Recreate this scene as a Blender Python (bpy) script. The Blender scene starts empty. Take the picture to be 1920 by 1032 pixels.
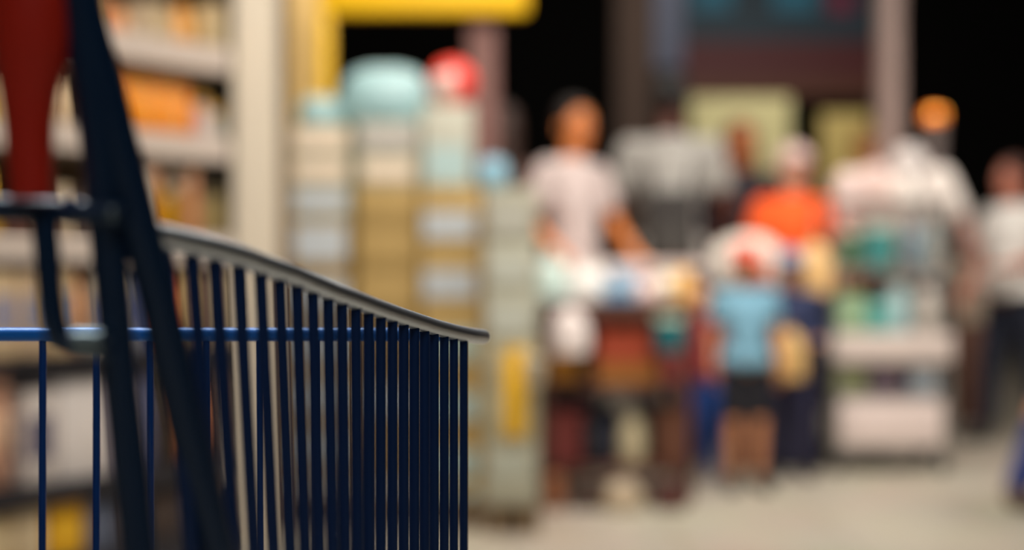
import bpy, bmesh, math, random
from mathutils import Vector, Matrix
random.seed(7)
C = bpy.context.scene.collection
PI = math.pi
F = 2666.667            # focal length in pixels of a 1920 wide frame (50 mm on 36 mm)
HZ = 491.0              # horizon row
CH = 1.0                # camera height

def W(px, py, D):
    """point at distance D whose direction is read off the photograph"""
    return Vector(((px - 960) / F * D, D, CH + (HZ - py) / F * D))

# ------------------------------------------------------------------ camera
cd = bpy.data.cameras.new('camera'); cam = bpy.data.objects.new('camera', cd); C.objects.link(cam)
cam.location = (0, 0, CH); cam.rotation_euler = (PI / 2, 0, 0)
cd.lens = 50; cd.sensor_width = 36; cd.sensor_fit = 'HORIZONTAL'
cd.shift_y = -25 / 1920
cd.clip_start = 0.05; cd.clip_end = 100
cd.dof.use_dof = True; cd.dof.focus_distance = 1.13; cd.dof.aperture_fstop = 1.65
bpy.context.scene.camera = cam
# ------------------------------------------------------------------ world and lights
w = bpy.data.worlds.new('world'); bpy.context.scene.world = w; w.use_nodes = True
w.node_tree.nodes['Background'].inputs[0].default_value = (0.35, 0.5, 0.8, 1)
w.node_tree.nodes['Background'].inputs[1].default_value = 0.03
vs = bpy.context.scene.view_settings
bpy.context.scene.display_settings.display_device = 'sRGB'
vs.view_transform = 'Standard'; vs.look = 'None'; vs.gamma = 1; vs.use_curve_mapping = False
vs.exposure = 0.0

def area(name, loc, target, sx, sy, power, col, spread=150):
    l = bpy.data.lights.new(name, 'AREA'); l.shape = 'RECTANGLE'; l.size = sx; l.size_y = sy
    l.energy = power; l.color = col; l.spread = math.radians(spread)
    o = bpy.data.objects.new(name, l); C.objects.link(o); o.location = loc
    o.rotation_euler = (Vector(target) - Vector(loc)).to_track_quat('-Z', 'Y').to_euler()
    return o
WARM = (1.0, 0.93, 0.84); COOL = (0.86, 0.94, 1.0)
area('hall_lamp_aisle', (-0.2, 2.6, 3.2), (-0.9, 4.6, 0.9), 1.6, 0.8, 30, WARM, 120)
area('hall_lamp_centre', (0.6, 4.4, 3.6), (0.7, 6.6, 0.6), 2.6, 1.0, 52, WARM, 110)
area('hall_lamp_right', (3.2, 5.4, 3.6), (2.0, 7.2, 0.6), 1.6, 1.0, 34, WARM, 110)
area('hall_lamp_far', (1.0, 8.2, 3.4), (1.2, 7.6, 0.0), 3.4, 1.0, 14, WARM, 130)
area('hall_lamp_cart', (-0.6, 2.1, 2.9), (-0.35, 1.1, 0.9), 1.8, 0.7, 40, COOL, 120)
area('fill_light_cart', (0.3, -0.9, 3.0), (-0.3, 0.9, 1.0), 1.2, 0.6, 7, COOL, 120)  # added fill from behind the camera, brightens the red handle
area('fill_light_gantry', (-1.2, 5.9, 3.8), (-1.1, 7.0, 1.9), 1.0, 0.4, 12, WARM, 100)  # added light without a fixture, lifts the tan board and gantry
area('fill_light_posters', (1.9, 8.4, 3.9), (2.0, 11.8, 2.3), 2.6, 0.6, 24, WARM, 100)  # extra light added to brighten the hoarding and poster panels
area('hall_lamp_floor', (1.2, 5.0, 3.4), (1.2, 5.4, 0), 2.2, 1.6, 9, WARM, 110)

# ------------------------------------------------------------------ materials
MATS = {}
def mat(name, col, rough=0.6, metal=0.0, var=0.10, scale=14.0, bump=0.0, emit=0.0, trans=0.0, coat=0.0):
    if name in MATS: return MATS[name]
    m = bpy.data.materials.new(name); m.use_nodes = True; MATS[name] = m
    nt = m.node_tree; b = nt.nodes['Principled BSDF']
    b.inputs['Roughness'].default_value = rough; b.inputs['Metallic'].default_value = metal
    b.inputs['Transmission Weight'].default_value = trans
    b.inputs['Coat Weight'].default_value = coat
    tc = nt.nodes.new('ShaderNodeTexCoord'); nz = nt.nodes.new('ShaderNodeTexNoise')
    nz.inputs['Scale'].default_value = scale; nz.inputs['Detail'].default_value = 3
    nt.links.new(tc.outputs['Object'], nz.inputs['Vector'])
    mr = nt.nodes.new('ShaderNodeMapRange')
    mr.inputs['To Min'].default_value = 1 - var; mr.inputs['To Max'].default_value = 1 + var
    nt.links.new(nz.outputs['Fac'], mr.inputs['Value'])
    mx = nt.nodes.new('ShaderNodeVectorMath'); mx.operation = 'SCALE'
    mx.inputs[0].default_value = col[:3]
    nt.links.new(mr.outputs[0], mx.inputs['Scale'])
    nt.links.new(mx.outputs[0], b.inputs['Base Color'])
    if bump:
        bp = nt.nodes.new('ShaderNodeBump'); bp.inputs['Strength'].default_value = bump; bp.inputs['Distance'].default_value = 0.01
        nt.links.new(nz.outputs['Fac'], bp.inputs['Height']); nt.links.new(bp.outputs[0], b.inputs['Normal'])
    if emit:
        b.inputs['Emission Color'].default_value = (*col[:3], 1); b.inputs['Emission Strength'].default_value = emit
    return m
def srgb(r, g, b):
    f = lambda c: (c / 255 / 12.92) if c / 255 <= 0.04045 else ((c / 255 + 0.055) / 1.055) ** 2.4
    return (f(r), f(g), f(b))
def M(name, rgb, rough=0.6, **k): return mat(name, srgb(*rgb), rough, **k)

# ------------------------------------------------------------------ mesh builder
class MB:
    def __init__(s): s.v = []; s.f = []; s.m = []; s.cm = 0
    def add(s, vs_, fs_):
        o = len(s.v); s.v += [tuple(v) for v in vs_]; s.f += [tuple(i + o for i in f) for f in fs_]; s.m += [s.cm] * len(fs_); return s
    def box(s, c, d, rz=0.0, bev=0.0, rot=None):
        bm = bmesh.new(); bmesh.ops.create_cube(bm, size=1)
        for v in bm.verts: v.co = Vector((v.co.x * d[0], v.co.y * d[1], v.co.z * d[2]))
        if bev: bmesh.ops.bevel(bm, geom=list(bm.edges), offset=min(bev, min(d) * .45), segments=2, profile=.5, affect='EDGES')
        R = rot if rot is not None else Matrix.Rotation(rz, 3, 'Z')
        bm.verts.ensure_lookup_table(); bm.verts.index_update()
        s.add([R @ v.co + Vector(c) for v in bm.verts], [[v.index for v in f.verts] for f in bm.faces]); bm.free(); return s
    def b2(s, lo, hi, bev=0.0):
        lo = Vector(lo); hi = Vector(hi); return s.box((lo + hi) / 2, hi - lo, bev=bev)
    def tube(s, pts, r, n=12, caps=True, sx=1.0):
        pts = [Vector(p) for p in pts]; k = len(pts); rs = r if isinstance(r, (list, tuple)) else [r] * k
        vv = []; ff = []; up = None
        for i, p in enumerate(pts):
            t = (pts[min(i + 1, k - 1)] - pts[max(i - 1, 0)]).normalized()
            if up is None:
                up = Vector((0, 0, 1)) if abs(t.z) < .9 else Vector((1, 0, 0))
            a = t.cross(up).normalized(); up = a.cross(t).normalized()
            for j in range(n):
                th = 2 * PI * j / n
                vv.append(p + (a * math.cos(th) * sx + up * math.sin(th)) * rs[i])
        for i in range(k - 1):
            for j in range(n):
                ff.append((i * n + j, i * n + (j + 1) % n, (i + 1) * n + (j + 1) % n, (i + 1) * n + j))
        if caps:
            ff.append(tuple(range(n))[::-1]); ff.append(tuple((k - 1) * n + j for j in range(n)))
        return s.add(vv, ff)
    def lathe(s, prof, c=(0, 0, 0), n=24, sx=1, sy=1):
        """prof: (radius, z) from bottom to top"""
        c = Vector(c); vv = []; ff = []
        for r, z in prof:
            for j in range(n):
                th = 2 * PI * j / n; vv.append(c + Vector((r * math.cos(th) * sx, r * math.sin(th) * sy, z)))
        k = len(prof)
        for i in range(k - 1):
            for j in range(n):
                ff.append((i * n + j, i * n + (j + 1) % n, (i + 1) * n + (j + 1) % n, (i + 1) * n + j))
        ff.append(tuple(range(n))[::-1]); ff.append(tuple((k - 1) * n + j for j in range(n)))
        return s.add(vv, ff)
    def ell(s, c, r, R=None, n=16, m=10):
        c = Vector(c); vv = []; ff = []
        for i in range(1, m):
            ph = PI * i / m
            for j in range(n):
                th = 2 * PI * j / n
                p = Vector((r[0] * math.sin(ph) * math.cos(th), r[1] * math.sin(ph) * math.sin(th), -r[2] * math.cos(ph)))
                vv.append(c + (R @ p if R is not None else p))
        a = Vector((0, 0, -r[2])); b = Vector((0, 0, r[2]))
        ia = len(vv); vv.append(c + (R @ a if R is not None else a)); vv.append(c + (R @ b if R is not None else b))
        for i in range(m - 2):
            for j in range(n): ff.append((i * n + j, i * n + (j + 1) % n, (i + 1) * n + (j + 1) % n, (i + 1) * n + j))
        for j in range(n):
            ff.append((ia, (j + 1) % n, j)); ff.append((ia + 1, (m - 2) * n + j, (m - 2) * n + (j + 1) % n))
        return s.add(vv, ff)
    def cap(s, p0, r0, p1, r1, n=12, fl=1.0):
        """tapered capsule"""
        p0 = Vector(p0); p1 = Vector(p1); t = (p1 - p0); L = t.length; t.normalize()
        pts = []; rs = []
        for k in range(5, 0, -1):
            a = PI / 2 * k / 5.001; pts.append(p0 - t * r0 * math.sin(a)); rs.append(r0 * math.cos(a) + 1e-4)
        for k in range(0, 5): pts.append(p0.lerp(p1, k / 4)); rs.append(r0 + (r1 - r0) * k / 4)
        for k in range(1, 6):
            a = PI / 2 * k / 5.001; pts.append(p1 + t * r1 * math.sin(a)); rs.append(r1 * math.cos(a) + 1e-4)
        return s.tube(pts, rs, n)
    def build(s, name, material, parent=None, smooth=True, org=None):
        me = bpy.data.meshes.new(name)
        org = Vector(org) if org is not None else Vector((0, 0, 0))
        me.from_pydata([Vector(v) - org for v in s.v], [], s.f)
        for mm in (material if isinstance(material, list) else [material]): me.materials.append(mm)
        for p, k in zip(me.polygons, s.m): p.material_index = k; p.use_smooth = smooth
        bm = bmesh.new(); bm.from_mesh(me); bmesh.ops.recalc_face_normals(bm, faces=bm.faces); bm.to_mesh(me); bm.free()
        if smooth:
            try: me.set_sharp_from_angle(angle=math.radians(38))
            except Exception: pass
        o = bpy.data.objects.new(name, me); C.objects.link(o); o.location = org
        if parent is not None: o.parent = parent
        return o

def tag(o, label=None, cat=None, group=None, kind=None):
    if label: o['label'] = label
    if cat: o['category'] = cat
    if group: o['group'] = group
    if kind: o['kind'] = kind
    return o
def thing(name, label, cat, loc=(0, 0, 0), rz=0, group=None):
    o = bpy.data.objects.new(name, None); C.objects.link(o); o.location = loc; o.rotation_euler = (0, 0, rz)
    o.empty_display_size = .05
    return tag(o, label, cat, group)
def copy_tree(o, parent=None):
    c = o.copy(); C.objects.link(c); c.parent = parent
    for ch in list(o.children): copy_tree(ch, c)
    return c
def struct(name, mb, m, **k): return tag(mb.build(name, m, smooth=False), kind='structure', **k)
ORD = ['topmost', 'second', 'third', 'fourth', 'fifth', 'sixth', 'seventh', 'eighth', 'ninth', 'tenth', 'eleventh', 'twelfth', 'thirteenth', 'fourteenth']
NTH = ['first'] + ORD[1:]

# ------------------------------------------------------------------ the hall
def floor_mat():
    m = bpy.data.materials.new('floor_vinyl'); m.use_nodes = True; nt = m.node_tree; b = nt.nodes['Principled BSDF']
    tc = nt.nodes.new('ShaderNodeTexCoord'); br = nt.nodes.new('ShaderNodeTexBrick'); nz = nt.nodes.new('ShaderNodeTexNoise')
    br.offset = 0; br.inputs['Scale'].default_value = 1.0; br.inputs['Brick Width'].default_value = .6; br.inputs['Row Height'].default_value = .6
    br.inputs['Mortar Size'].default_value = .004
    br.inputs['Color1'].default_value = (*srgb(198, 188, 172), 1); br.inputs['Color2'].default_value = (*srgb(192, 182, 165), 1)
    br.inputs['Mortar'].default_value = (*srgb(150, 138, 120), 1)
    nz.inputs['Scale'].default_value = 3; nz.inputs['Detail'].default_value = 5
    mx = nt.nodes.new('ShaderNodeMix'); mx.data_type = 'RGBA'; mx.blend_type = 'MULTIPLY'; mx.inputs[0].default_value = .25
    nt.links.new(tc.outputs['Object'], br.inputs['Vector']); nt.links.new(tc.outputs['Object'], nz.inputs['Vector'])
    nt.links.new(br.outputs['Color'], mx.inputs[6]); nt.links.new(nz.outputs['Color'], mx.inputs[7]); nt.links.new(mx.outputs[2], b.inputs['Base Color'])
    b.inputs['Roughness'].default_value = .42
    return m
dark = M('dark_wall_paint', (22, 20, 19), .9)
struct('floor', MB().b2((-3.5, -2, -.1), (8, 18, 0)), floor_mat())
struct('ceiling', MB().b2((-3.5, -2, 5.2), (8, 18, 5.3)), M('dark_ceiling', (30, 30, 32), .9))
struct('wall_back', MB().b2((-3.5, 18, 0), (8, 18.1, 5.2)), dark)
struct('wall_left', MB().b2((-3.6, -2, 0), (-3.5, 18, 5.2)), M('wall_left_paint', (120, 110, 96), .85))
struct('wall_right', MB().b2((8, -2, 0), (8.1, 18, 5.2)), dark)
struct('wall_rear', MB().b2((-3.5, -2.1, 0), (8, -2, 5.2)), M('wall_rear_paint', (40, 44, 52), .85))
# cream square pillar at the end of the shelf run
pl = struct('pillar', MB().b2((-.985, 5.02, 0), (-.843, 5.17, 5.2), .006), M('cream_pillar_paint', (236, 222, 200), .6, var=.03))
tag(pl, 'cream square pillar at the end of the shelf run', 'pillar')
pl = struct('shade_strip_1', MB().b2((-.90, 5.22, 0), (-.828, 5.30, 5.2), .004), M('pillar_shade_brown', (96, 76, 64), .6))  # brown strip added to give the pillar a shaded edge
tag(pl, 'narrow dark brown strip added behind the cream pillar as its shaded side', 'upright')
# dark brown column behind the shoppers
pl = struct('pillar', MB().b2((.80, 11.0, 0), (1.10, 11.3, 5.2), .01), M('brown_pillar_paint', (74, 56, 46), .8))
tag(pl, 'dark brown column behind the man in the grey shirt', 'pillar')

# ------------------------------------------------------------------ the shopping trolley
BLUE = M('trolley_blue_paint', (10, 120, 214), .45, var=.04, coat=.3)
NAVY = M('trolley_navy_paint', (6, 40, 84), .42, var=.05)
CHROME = mat('chrome', (.86, .84, .82), .40, 1.0, var=.03)
STEEL = mat('bolt_steel', (.22, .26, .26), .45, 1.0, var=.05)
ROD = M('rod_dark_paint', (4, 36, 64), .42, var=.05)
RED = M('red_handle_plastic', (196, 40, 20), .42, var=.05)
BLK = M('black_rubber', (22, 22, 24), .7)
cart = thing('shopping_cart', 'dark blue wire shopping trolley with chrome rim and red handle, sharp in front', 'shopping trolley', (-.35, .95, 0))
CO = Vector((-.35, .95, 0))
def cpart(mb, name, m, parent=None, label=None):
    """mesh in world coordinates, stored relative to the trolley"""
    mb.v = [tuple(Vector(v) - CO) for v in mb.v]
    o = mb.build(name, m, parent or cart)
    if label: o['label'] = label
    return o
D0 = 1.2
def side(k):    # plan position of side wire k, 0 = front corner
    return Vector((-.0407 - .00775 * k, D0 - .02 * k, 0))
SDIR = (side(0) - side(1)).normalized()
def k_of(px):
    x = (px - 960) / F; return 20 * (.0407 + 1.2 * x) / (.4 * x - .155)
rimpix = [(905, 632), (880, 629), (850, 623), (815, 614), (780, 603), (740, 590), (700, 576), (660, 561), (620, 547), (580, 530), (540, 513), (500, 500), (450, 481), (400, 467), (350, 455), (300, 444), (265, 436)]
rim = []
for px, py in rimpix:
    k = k_of(px); p = side(k); p.z = CH + (HZ - py) / F * p.y; rim.append(p)
def rim_z(y):
    r = sorted(rim, key=lambda p: p.y)
    for a, b in zip(r, r[1:]):
        if a.y <= y <= b.y: return a.z + (b.z - a.z) * (y - a.y) / (b.y - a.y)
    return r[0].z if y < r[0].y else r[-1].z
end = rim[0].copy()
t0 = (rim[0] - rim[1]).normalized()
cpart(MB().tube(list(reversed(rim)) + [end + t0 * .003], [.0076 - .0011 * i / (len(rim) - 1) for i in range(len(rim))] + [.0060], 20), 'rim_rail', CHROME, label='chrome top rail')
LEFT = Vector((-.50, 0, 0))
cpart(MB().tube([p + LEFT for p in reversed(rim)], .0068, 20), 'rim_rail', CHROME, label='chrome top rail')
ZB = .52
mb = MB()
for px in (869.5, 851, 833, 814, 796, 777, 757, 736, 714, 691, 667, 641, 615, 586, 556, 524, 488, 446, 402, 359, 307):
    k = max(0, k_of(px)); p = side(k); top = p.copy(); top.z = rim_z(p.y) - .003
    lean = .15 * max(0, (k - 8) / 12)
    def at(z): return Vector((p.x, p.y, z)) + SDIR * (top.z - z) * lean
    if k < .1: pts = [at(top.z), at(ZB)]
    else: pts = [top, at(top.z - .15), at(ZB)]
    mb.tube(pts, .0038 + .00006 * k, 10)
for z in (.735, .66, .60, .525):
    mb.tube([side(-.15) + Vector((.004, 0, z)), side(18) + Vector((.004, 0, z))], .0028, 8)
mb2 = MB(); mb2.v = [tuple(Vector(v) + LEFT) for v in mb.v]; mb2.f = list(mb.f); mb2.m = list(mb.m)
cpart(mb, 'side_panel', NAVY); cpart(mb2, 'side_panel', NAVY)
# front panel with the bright blue top rail
zr = .9385
cpart(MB().tube([(-.5407, 1.2, zr), (-.0407, 1.2, zr)], .0058, 16), 'front_rail', BLUE)
mb = MB(); k = 0
fx = [(px - 960) / F * 1.2 for px in (80, 181, 282, 386, 488, 592, 695, 797)]
while fx[0] > -.52: fx.insert(0, fx[0] - .0458)
for x in fx: mb.tube([(x, 1.2005, zr), (x, 1.197, ZB)], .0031, 10)
for z in (.735, .66, .60, .525): mb.tube([(-.54, 1.204, z), (-.04, 1.204, z)], .0028, 8)
cpart(mb, 'front_panel', M('trolley_wire_paint', (7, 62, 128), .4, var=.04))
# basket floor
mb = MB()
for i in range(19):
    a = side(i); mb.tube([(a.x, a.y, ZB), (a.x - .5, a.y, ZB)], .0026, 8)
for i in range(12):
    d = Vector((-.5 * i / 11, 0, ZB)); mb.tube([side(0) + d, side(18) + d], .0026, 8)
cpart(mb, 'basket_floor', NAVY)
# rear frame: two diverging rods of the folding seat support on each side
def P(px, py, d): return W(px, py, d)
rodA = [P(128, -150, .74), P(150, 20, .75), P(176, 200, .76), P(197, 400, .775), P(212, 560, .785), P(226, 720, .795), P(247, 900, .805), P(262, 1040, .81)]
rodB = [P(132, -150, .74), P(156, 20, .75), P(205, 200, .765), P(256, 400, .78), P(296, 560, .795), P(332, 720, .81), P(372, 890, .825), P(408, 1040, .84)]
rodA.append(Vector((rodA[-1].x, .84, .45))); rodA.append(Vector((-.215, .86, .20)))
rodB.append(Vector((rodB[-1].x + .01, .93, .50))); rodB.append(Vector((-.155, 1.0, .19)))
for pts, r in ((rodA, .0097), (rodB, .0106)):
    for dx in (0, -.44):
        cpart(MB().tube([p + Vector((dx, 0, 0)) for p in pts], r, 14), 'support_rod', ROD)
# cross rod with end cap, hooked rod and its bolt
for dx in (0, -.44):
    q = Vector((dx, 0, 0))
    rodC = [P(80, 385, .76), P(86, 450, .76), P(93, 540, .765), P(100, 600, .765), P(112, 636, .77), P(140, 648, .772), P(205, 650, .775)]
    cpart(MB().tube([p + q for p in rodC], .0072, 12), 'hook_rod', ROD)
    cpart(MB().tube([P(140, 640, .762) + q, P(192, 641, .762) + q], .0062, 12), 'bolt', STEEL, label='steel bolt joining the rods')
    cpart(MB().ell(P(210, 400, .757) + q, (.0026, .003, .0040)), 'rivet', STEEL)
    cpart(MB().ell(P(132, 384, .752) + q, (.0050, .004, .0050)), 'end_cap', NAVY)
cpart(MB().tube([P(232, 402, .768), P(10, 392, .768), P(10, 392, .768) + Vector((-.40, 0, 0)), P(232, 402, .768) + Vector((-.53, 0, 0))], .0068, 12), 'cross_rod', ROD)
# red handle: two end brackets and the bar between them
for dx in (0, -.44):
    q = Vector((dx, 0, 0))
    mb = MB()
    path = [(60, 372, .0112), (56, 300, .0120), (54, 230, .0130), (54, 170, .0155), (58, 110, .0195), (60, 60, .0215), (60, 0, .0225), (60, -60, .0225), (62, -130, .0210), (64, -170, .014)]
    mb.tube([P(a, b, .75) + q for a, b, r in path], [r for a, b, r in path], 18)
    cpart(mb, 'handle_bracket', RED)
ha = P(62, -110, .74)
cpart(MB().tube([ha, ha + Vector((-.44, 0, 0))], .0175, 20), 'handle', RED)
# chassis and castors
for dx in (0, -.44):
    cpart(MB().tube([(-.24 + dx, .74, .19), (-.20 + dx, .88, .17), (-.09 + dx, 1.10, .15), (-.09 + dx, 1.16, .17)], .011, 12), 'chassis_tube', NAVY)
    cpart(MB().tube([(-.09 + dx * .92 - .02, 1.15, .17), (-.10 + dx * .92 - .02, 1.12, ZB)], .009, 10), 'basket_post', NAVY)
cpart(MB().tube([(-.12, .90, .16), (-.60, .90, .16)], .009, 10), 'cross_tube', NAVY)
for x, y in ((-.24, .75), (-.68, .75), (-.09, 1.10), (-.53, 1.10)):
    wmb = MB(); wmb.tube([(x - .014, y, .055), (x + .014, y, .055)], .055, 28)
    cw = cpart(wmb, 'castor_wheel', BLK)
    f = MB(); f.b2((x - .022, y - .014, .05), (x - .018, y + .014, .135)); f.b2((x + .018, y - .014, .05), (x + .022, y + .014, .135)); f.b2((x - .022, y - .016, .130), (x + .022, y + .016, .150), .002)
    cpart(f, 'castor_fork', STEEL, cw)

# ------------------------------------------------------------------ product makers (origin at base centre)
def carton(name, label, cat, c, d, col, band=None, rz=0, group=None, rough=.6, bandface='x'):
    """printed carton; the printed band is a raised label part"""
    t = thing(name, label, cat, c, rz, group)
    MB().box((0, 0, d[2] / 2), d, bev=.003).build('body', M('card_%d_%d_%d' % col, col, rough), t)
    if band:
        l = MB()
        if bandface == 'x': l.box((d[0] / 2 + .0008, 0, d[2] * .5), (.0016, d[1] * .72, d[2] * .45))
        l.box((0, -d[1] / 2 - .0008, d[2] * .5), (d[0] * .72, .0016, d[2] * .45))
        l.build('printed_label', M('card_%d_%d_%d' % band, band, rough), t)
    return t
def bottle(name, label, cat, c, r, h, col, cap=(230, 230, 230), group=None, rough=.3, band=None):
    t = thing(name, label, cat, c, 0, group)
    MB().lathe([(r * .9, 0), (r, h * .03), (r, h * .58), (r * .86, h * .70), (r * .42, h * .82), (r * .36, h * .90)]).build('body', M('plastic_%d_%d_%d' % col, col, rough), t)
    MB().lathe([(r * .42, h * .88), (r * .42, h * .99), (r * .38, h)]).build('cap', M('plastic_%d_%d_%d' % cap, cap, .4), t)
    if band: MB().lathe([(r * 1.012, h * .18), (r * 1.012, h * .50)]).build('printed_label', M('card_%d_%d_%d' % band, band), t)
    return t
def jar(name, label, cat, c, r, h, col, lid=(200, 170, 60), group=None):
    t = thing(name, label, cat, c, 0, group)
    MB().lathe([(r * .92, 0), (r, h * .05), (r, h * .70), (r * .82, h * .82), (r * .8, h * .86)]).build('body', M('plastic_%d_%d_%d' % col, col, .25), t)
    MB().lathe([(r * .86, h * .85), (r * .88, h * .98), (r * .82, h)]).build('lid', M('plastic_%d_%d_%d' % lid, lid, .4), t)
    return t
def sack(name, label, cat, c, d, col, group=None, knot=True, rough=.5, seed=0):
    """filled soft bag with a gathered top"""
    t = thing(name, label, cat, c, 0, group); rnd = random.Random(seed + int(d[0] * 1e4))
    mb = MB(); prof = [(.30, 0), (.46, .04), (.50, .25), (.49, .5), (.42, .72), (.28, .86), (.12, .93)]
    n = 24; ph = rnd.random() * 6
    vv = []; ff = []
    for i, (r, z) in enumerate(prof):
        for j in range(n):
            th = 2 * PI * j / n; q = r * (1 + .05 * math.sin(3 * th + ph + i * .5) + .03 * math.sin(7 * th + i))
            ct, st = math.cos(th), math.sin(th)
            vv.append((d[0] * q * math.copysign(abs(ct) ** .8, ct), d[1] * q * math.copysign(abs(st) ** .8, st), d[2] * z))
    for i in range(len(prof) - 1):
        for j in range(n): ff.append((i * n + j, i * n + (j + 1) % n, (i + 1) * n + (j + 1) % n, (i + 1) * n + j))
    ff.append(tuple(range(n))[::-1]); ff.append(tuple((len(prof) - 1) * n + j for j in range(n)))
    mb.add(vv, ff); m = M('bag_%d_%d_%d' % col, col, rough, bump=.3)
    mb.build('bag', m, t)
    if knot:
        MB().lathe([(d[0] * .10, d[2] * .91), (d[0] * .05, d[2] * .94), (d[0] * .13, d[2] * 1.0), (d[0] * .10, d[2] * 1.01)], n=14).build('gathered_top', m, t)
    return t
def pouch(name, label, cat, c, d, col, band=None, rz=0, group=None):
    """upright pillow packet with crimped seals"""
    t = thing(name, label, cat, c, rz, group); vv = []; ff = []; n = 9; m = 9
    for sgn in (1, -1):
        for i in range(m):
            for j in range(n):
                u = i / (m - 1); v = j / (n - 1)
                b = (math.sin(PI * u) * .8 + .2 * math.sin(PI * u) ** .3) * (math.sin(PI * v) ** .5 if 0 < v < 1 else 0)
                wv = 1 - .05 * math.sin(PI * u)
                vv.append(((v - .5) * d[0] * wv, sgn * d[1] / 2 * b, u * d[2]))
    o = n * m
    for s_ in (0, o):
        for i in range(m - 1):
            for j in range(n - 1): ff.append((s_ + i * n + j, s_ + i * n + j + 1, s_ + (i + 1) * n + j + 1, s_ + (i + 1) * n + j))
    mb = MB(); mb.add(vv, ff); mat_ = M('film_%d_%d_%d' % col, col, .35); mb.build('packet', mat_, t)
    s = MB(); s.b2((-d[0] / 2, -.002, d[2]), (d[0] / 2, .002, d[2] + .012)); s.build('crimped_seal', mat_, t)
    if band: MB().ell((0, -d[1] * .42, d[2] * .5), (d[0] * .28, d[1] * .12, d[2] * .2)).build('printed_label', M('card_%d_%d_%d' % band, band), t)
    return t
def tub(name, label, cat, c, r, h, col, lid, group=None):
    t = thing(name, label, cat, c, 0, group)
    MB().lathe([(r * .78, 0), (r * .80, h * .02), (r * .98, h * .88)]).build('body', M('plastic_%d_%d_%d' % col, col, .4), t)
    MB().lathe([(r * 1.03, h * .86), (r * 1.03, h * .96), (r * .9, h)]).build('lid', M('plastic_%d_%d_%d' % lid, lid, .4), t)
    return t

# ------------------------------------------------------------------ the shelf run on the left
SR = -math.radians(35.3); SO = Vector((-.946, 4.85, 0))      # far front corner of the run and its turn
sh = thing('store_shelf', 'long beige supermarket shelving unit loaded with goods behind the trolley', 'shelving', SO, SR)
def shp(lo, hi, name, m, parent=None):
    return MB().b2(lo, hi, .002).build(name, m, parent or sh, smooth=False)
SH_M = M('shelf_enamel', (205, 190, 168), .45, var=.03); RAIL_M = M('price_rail', (222, 205, 192), .4, var=.05)
DKS = M('dark_shelf_edge', (38, 36, 42), .6); BACKP = M('shelf_back_panel', (130, 112, 90), .7)
LN = 1.75; DPT = .42
shp((-DPT - .02, -LN, 0), (-DPT, 0, 2.3), 'back_panel', BACKP)
shp((-DPT, -LN, 0), (-.005, 0, .10), 'base', DKS)
for y in (-LN, -.88, -.02): shp((-DPT, y, .10), (-DPT + .08, y + .02, 2.3), 'upright', SH_M)
levels = [(.315, .07, True), (.70, .03, True), (1.0, .085, False), (1.34, .08, False), (1.64, .085, False), (1.95, .06, False)]
for z, hgt, dk in levels:
    s_ = shp((-DPT, -LN + .02, z), (-.012, -.02, z + .018), 'shelf_board', DKS if dk else SH_M)
    shp((-.012, -LN + .02, z - (.045 if dk else .0)), (0, -.02, z + hgt - (.045 if dk else 0)), 'price_rail', DKS if dk else RAIL_M, s_)
def sofx(px):
    k = (px - 960) / F; return (-.946 - 4.85 * k) / (.577 - .816 * k)
LVN = {.315: 'lowest', .70: 'second', 1.0: 'middle', 1.34: 'fourth', 1.64: 'top visible', .10: 'floor level'}
def cn(col):
    names = {'cream': (225, 205, 170), 'orange': (250, 140, 30), 'yellow': (240, 180, 30), 'brown': (120, 80, 50), 'pale pink': (235, 190, 175), 'white': (232, 228, 220), 'grey blue': (110, 120, 150), 'dark purple': (70, 60, 80),
             'peach': (240, 165, 110), 'dark brown': (50, 35, 28), 'red': (190, 50, 35), 'light blue': (165, 205, 215), 'teal': (60, 140, 140), 'olive': (130, 120, 60), 'tan': (190, 155, 100), 'navy': (40, 50, 90), 'green': (90, 130, 80), 'pale grey': (190, 188, 180), 'amber': (200, 130, 20)}
    return min(names, key=lambda n: sum((a - b_) ** 2 for a, b_ in zip(names[n], col)))
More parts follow.
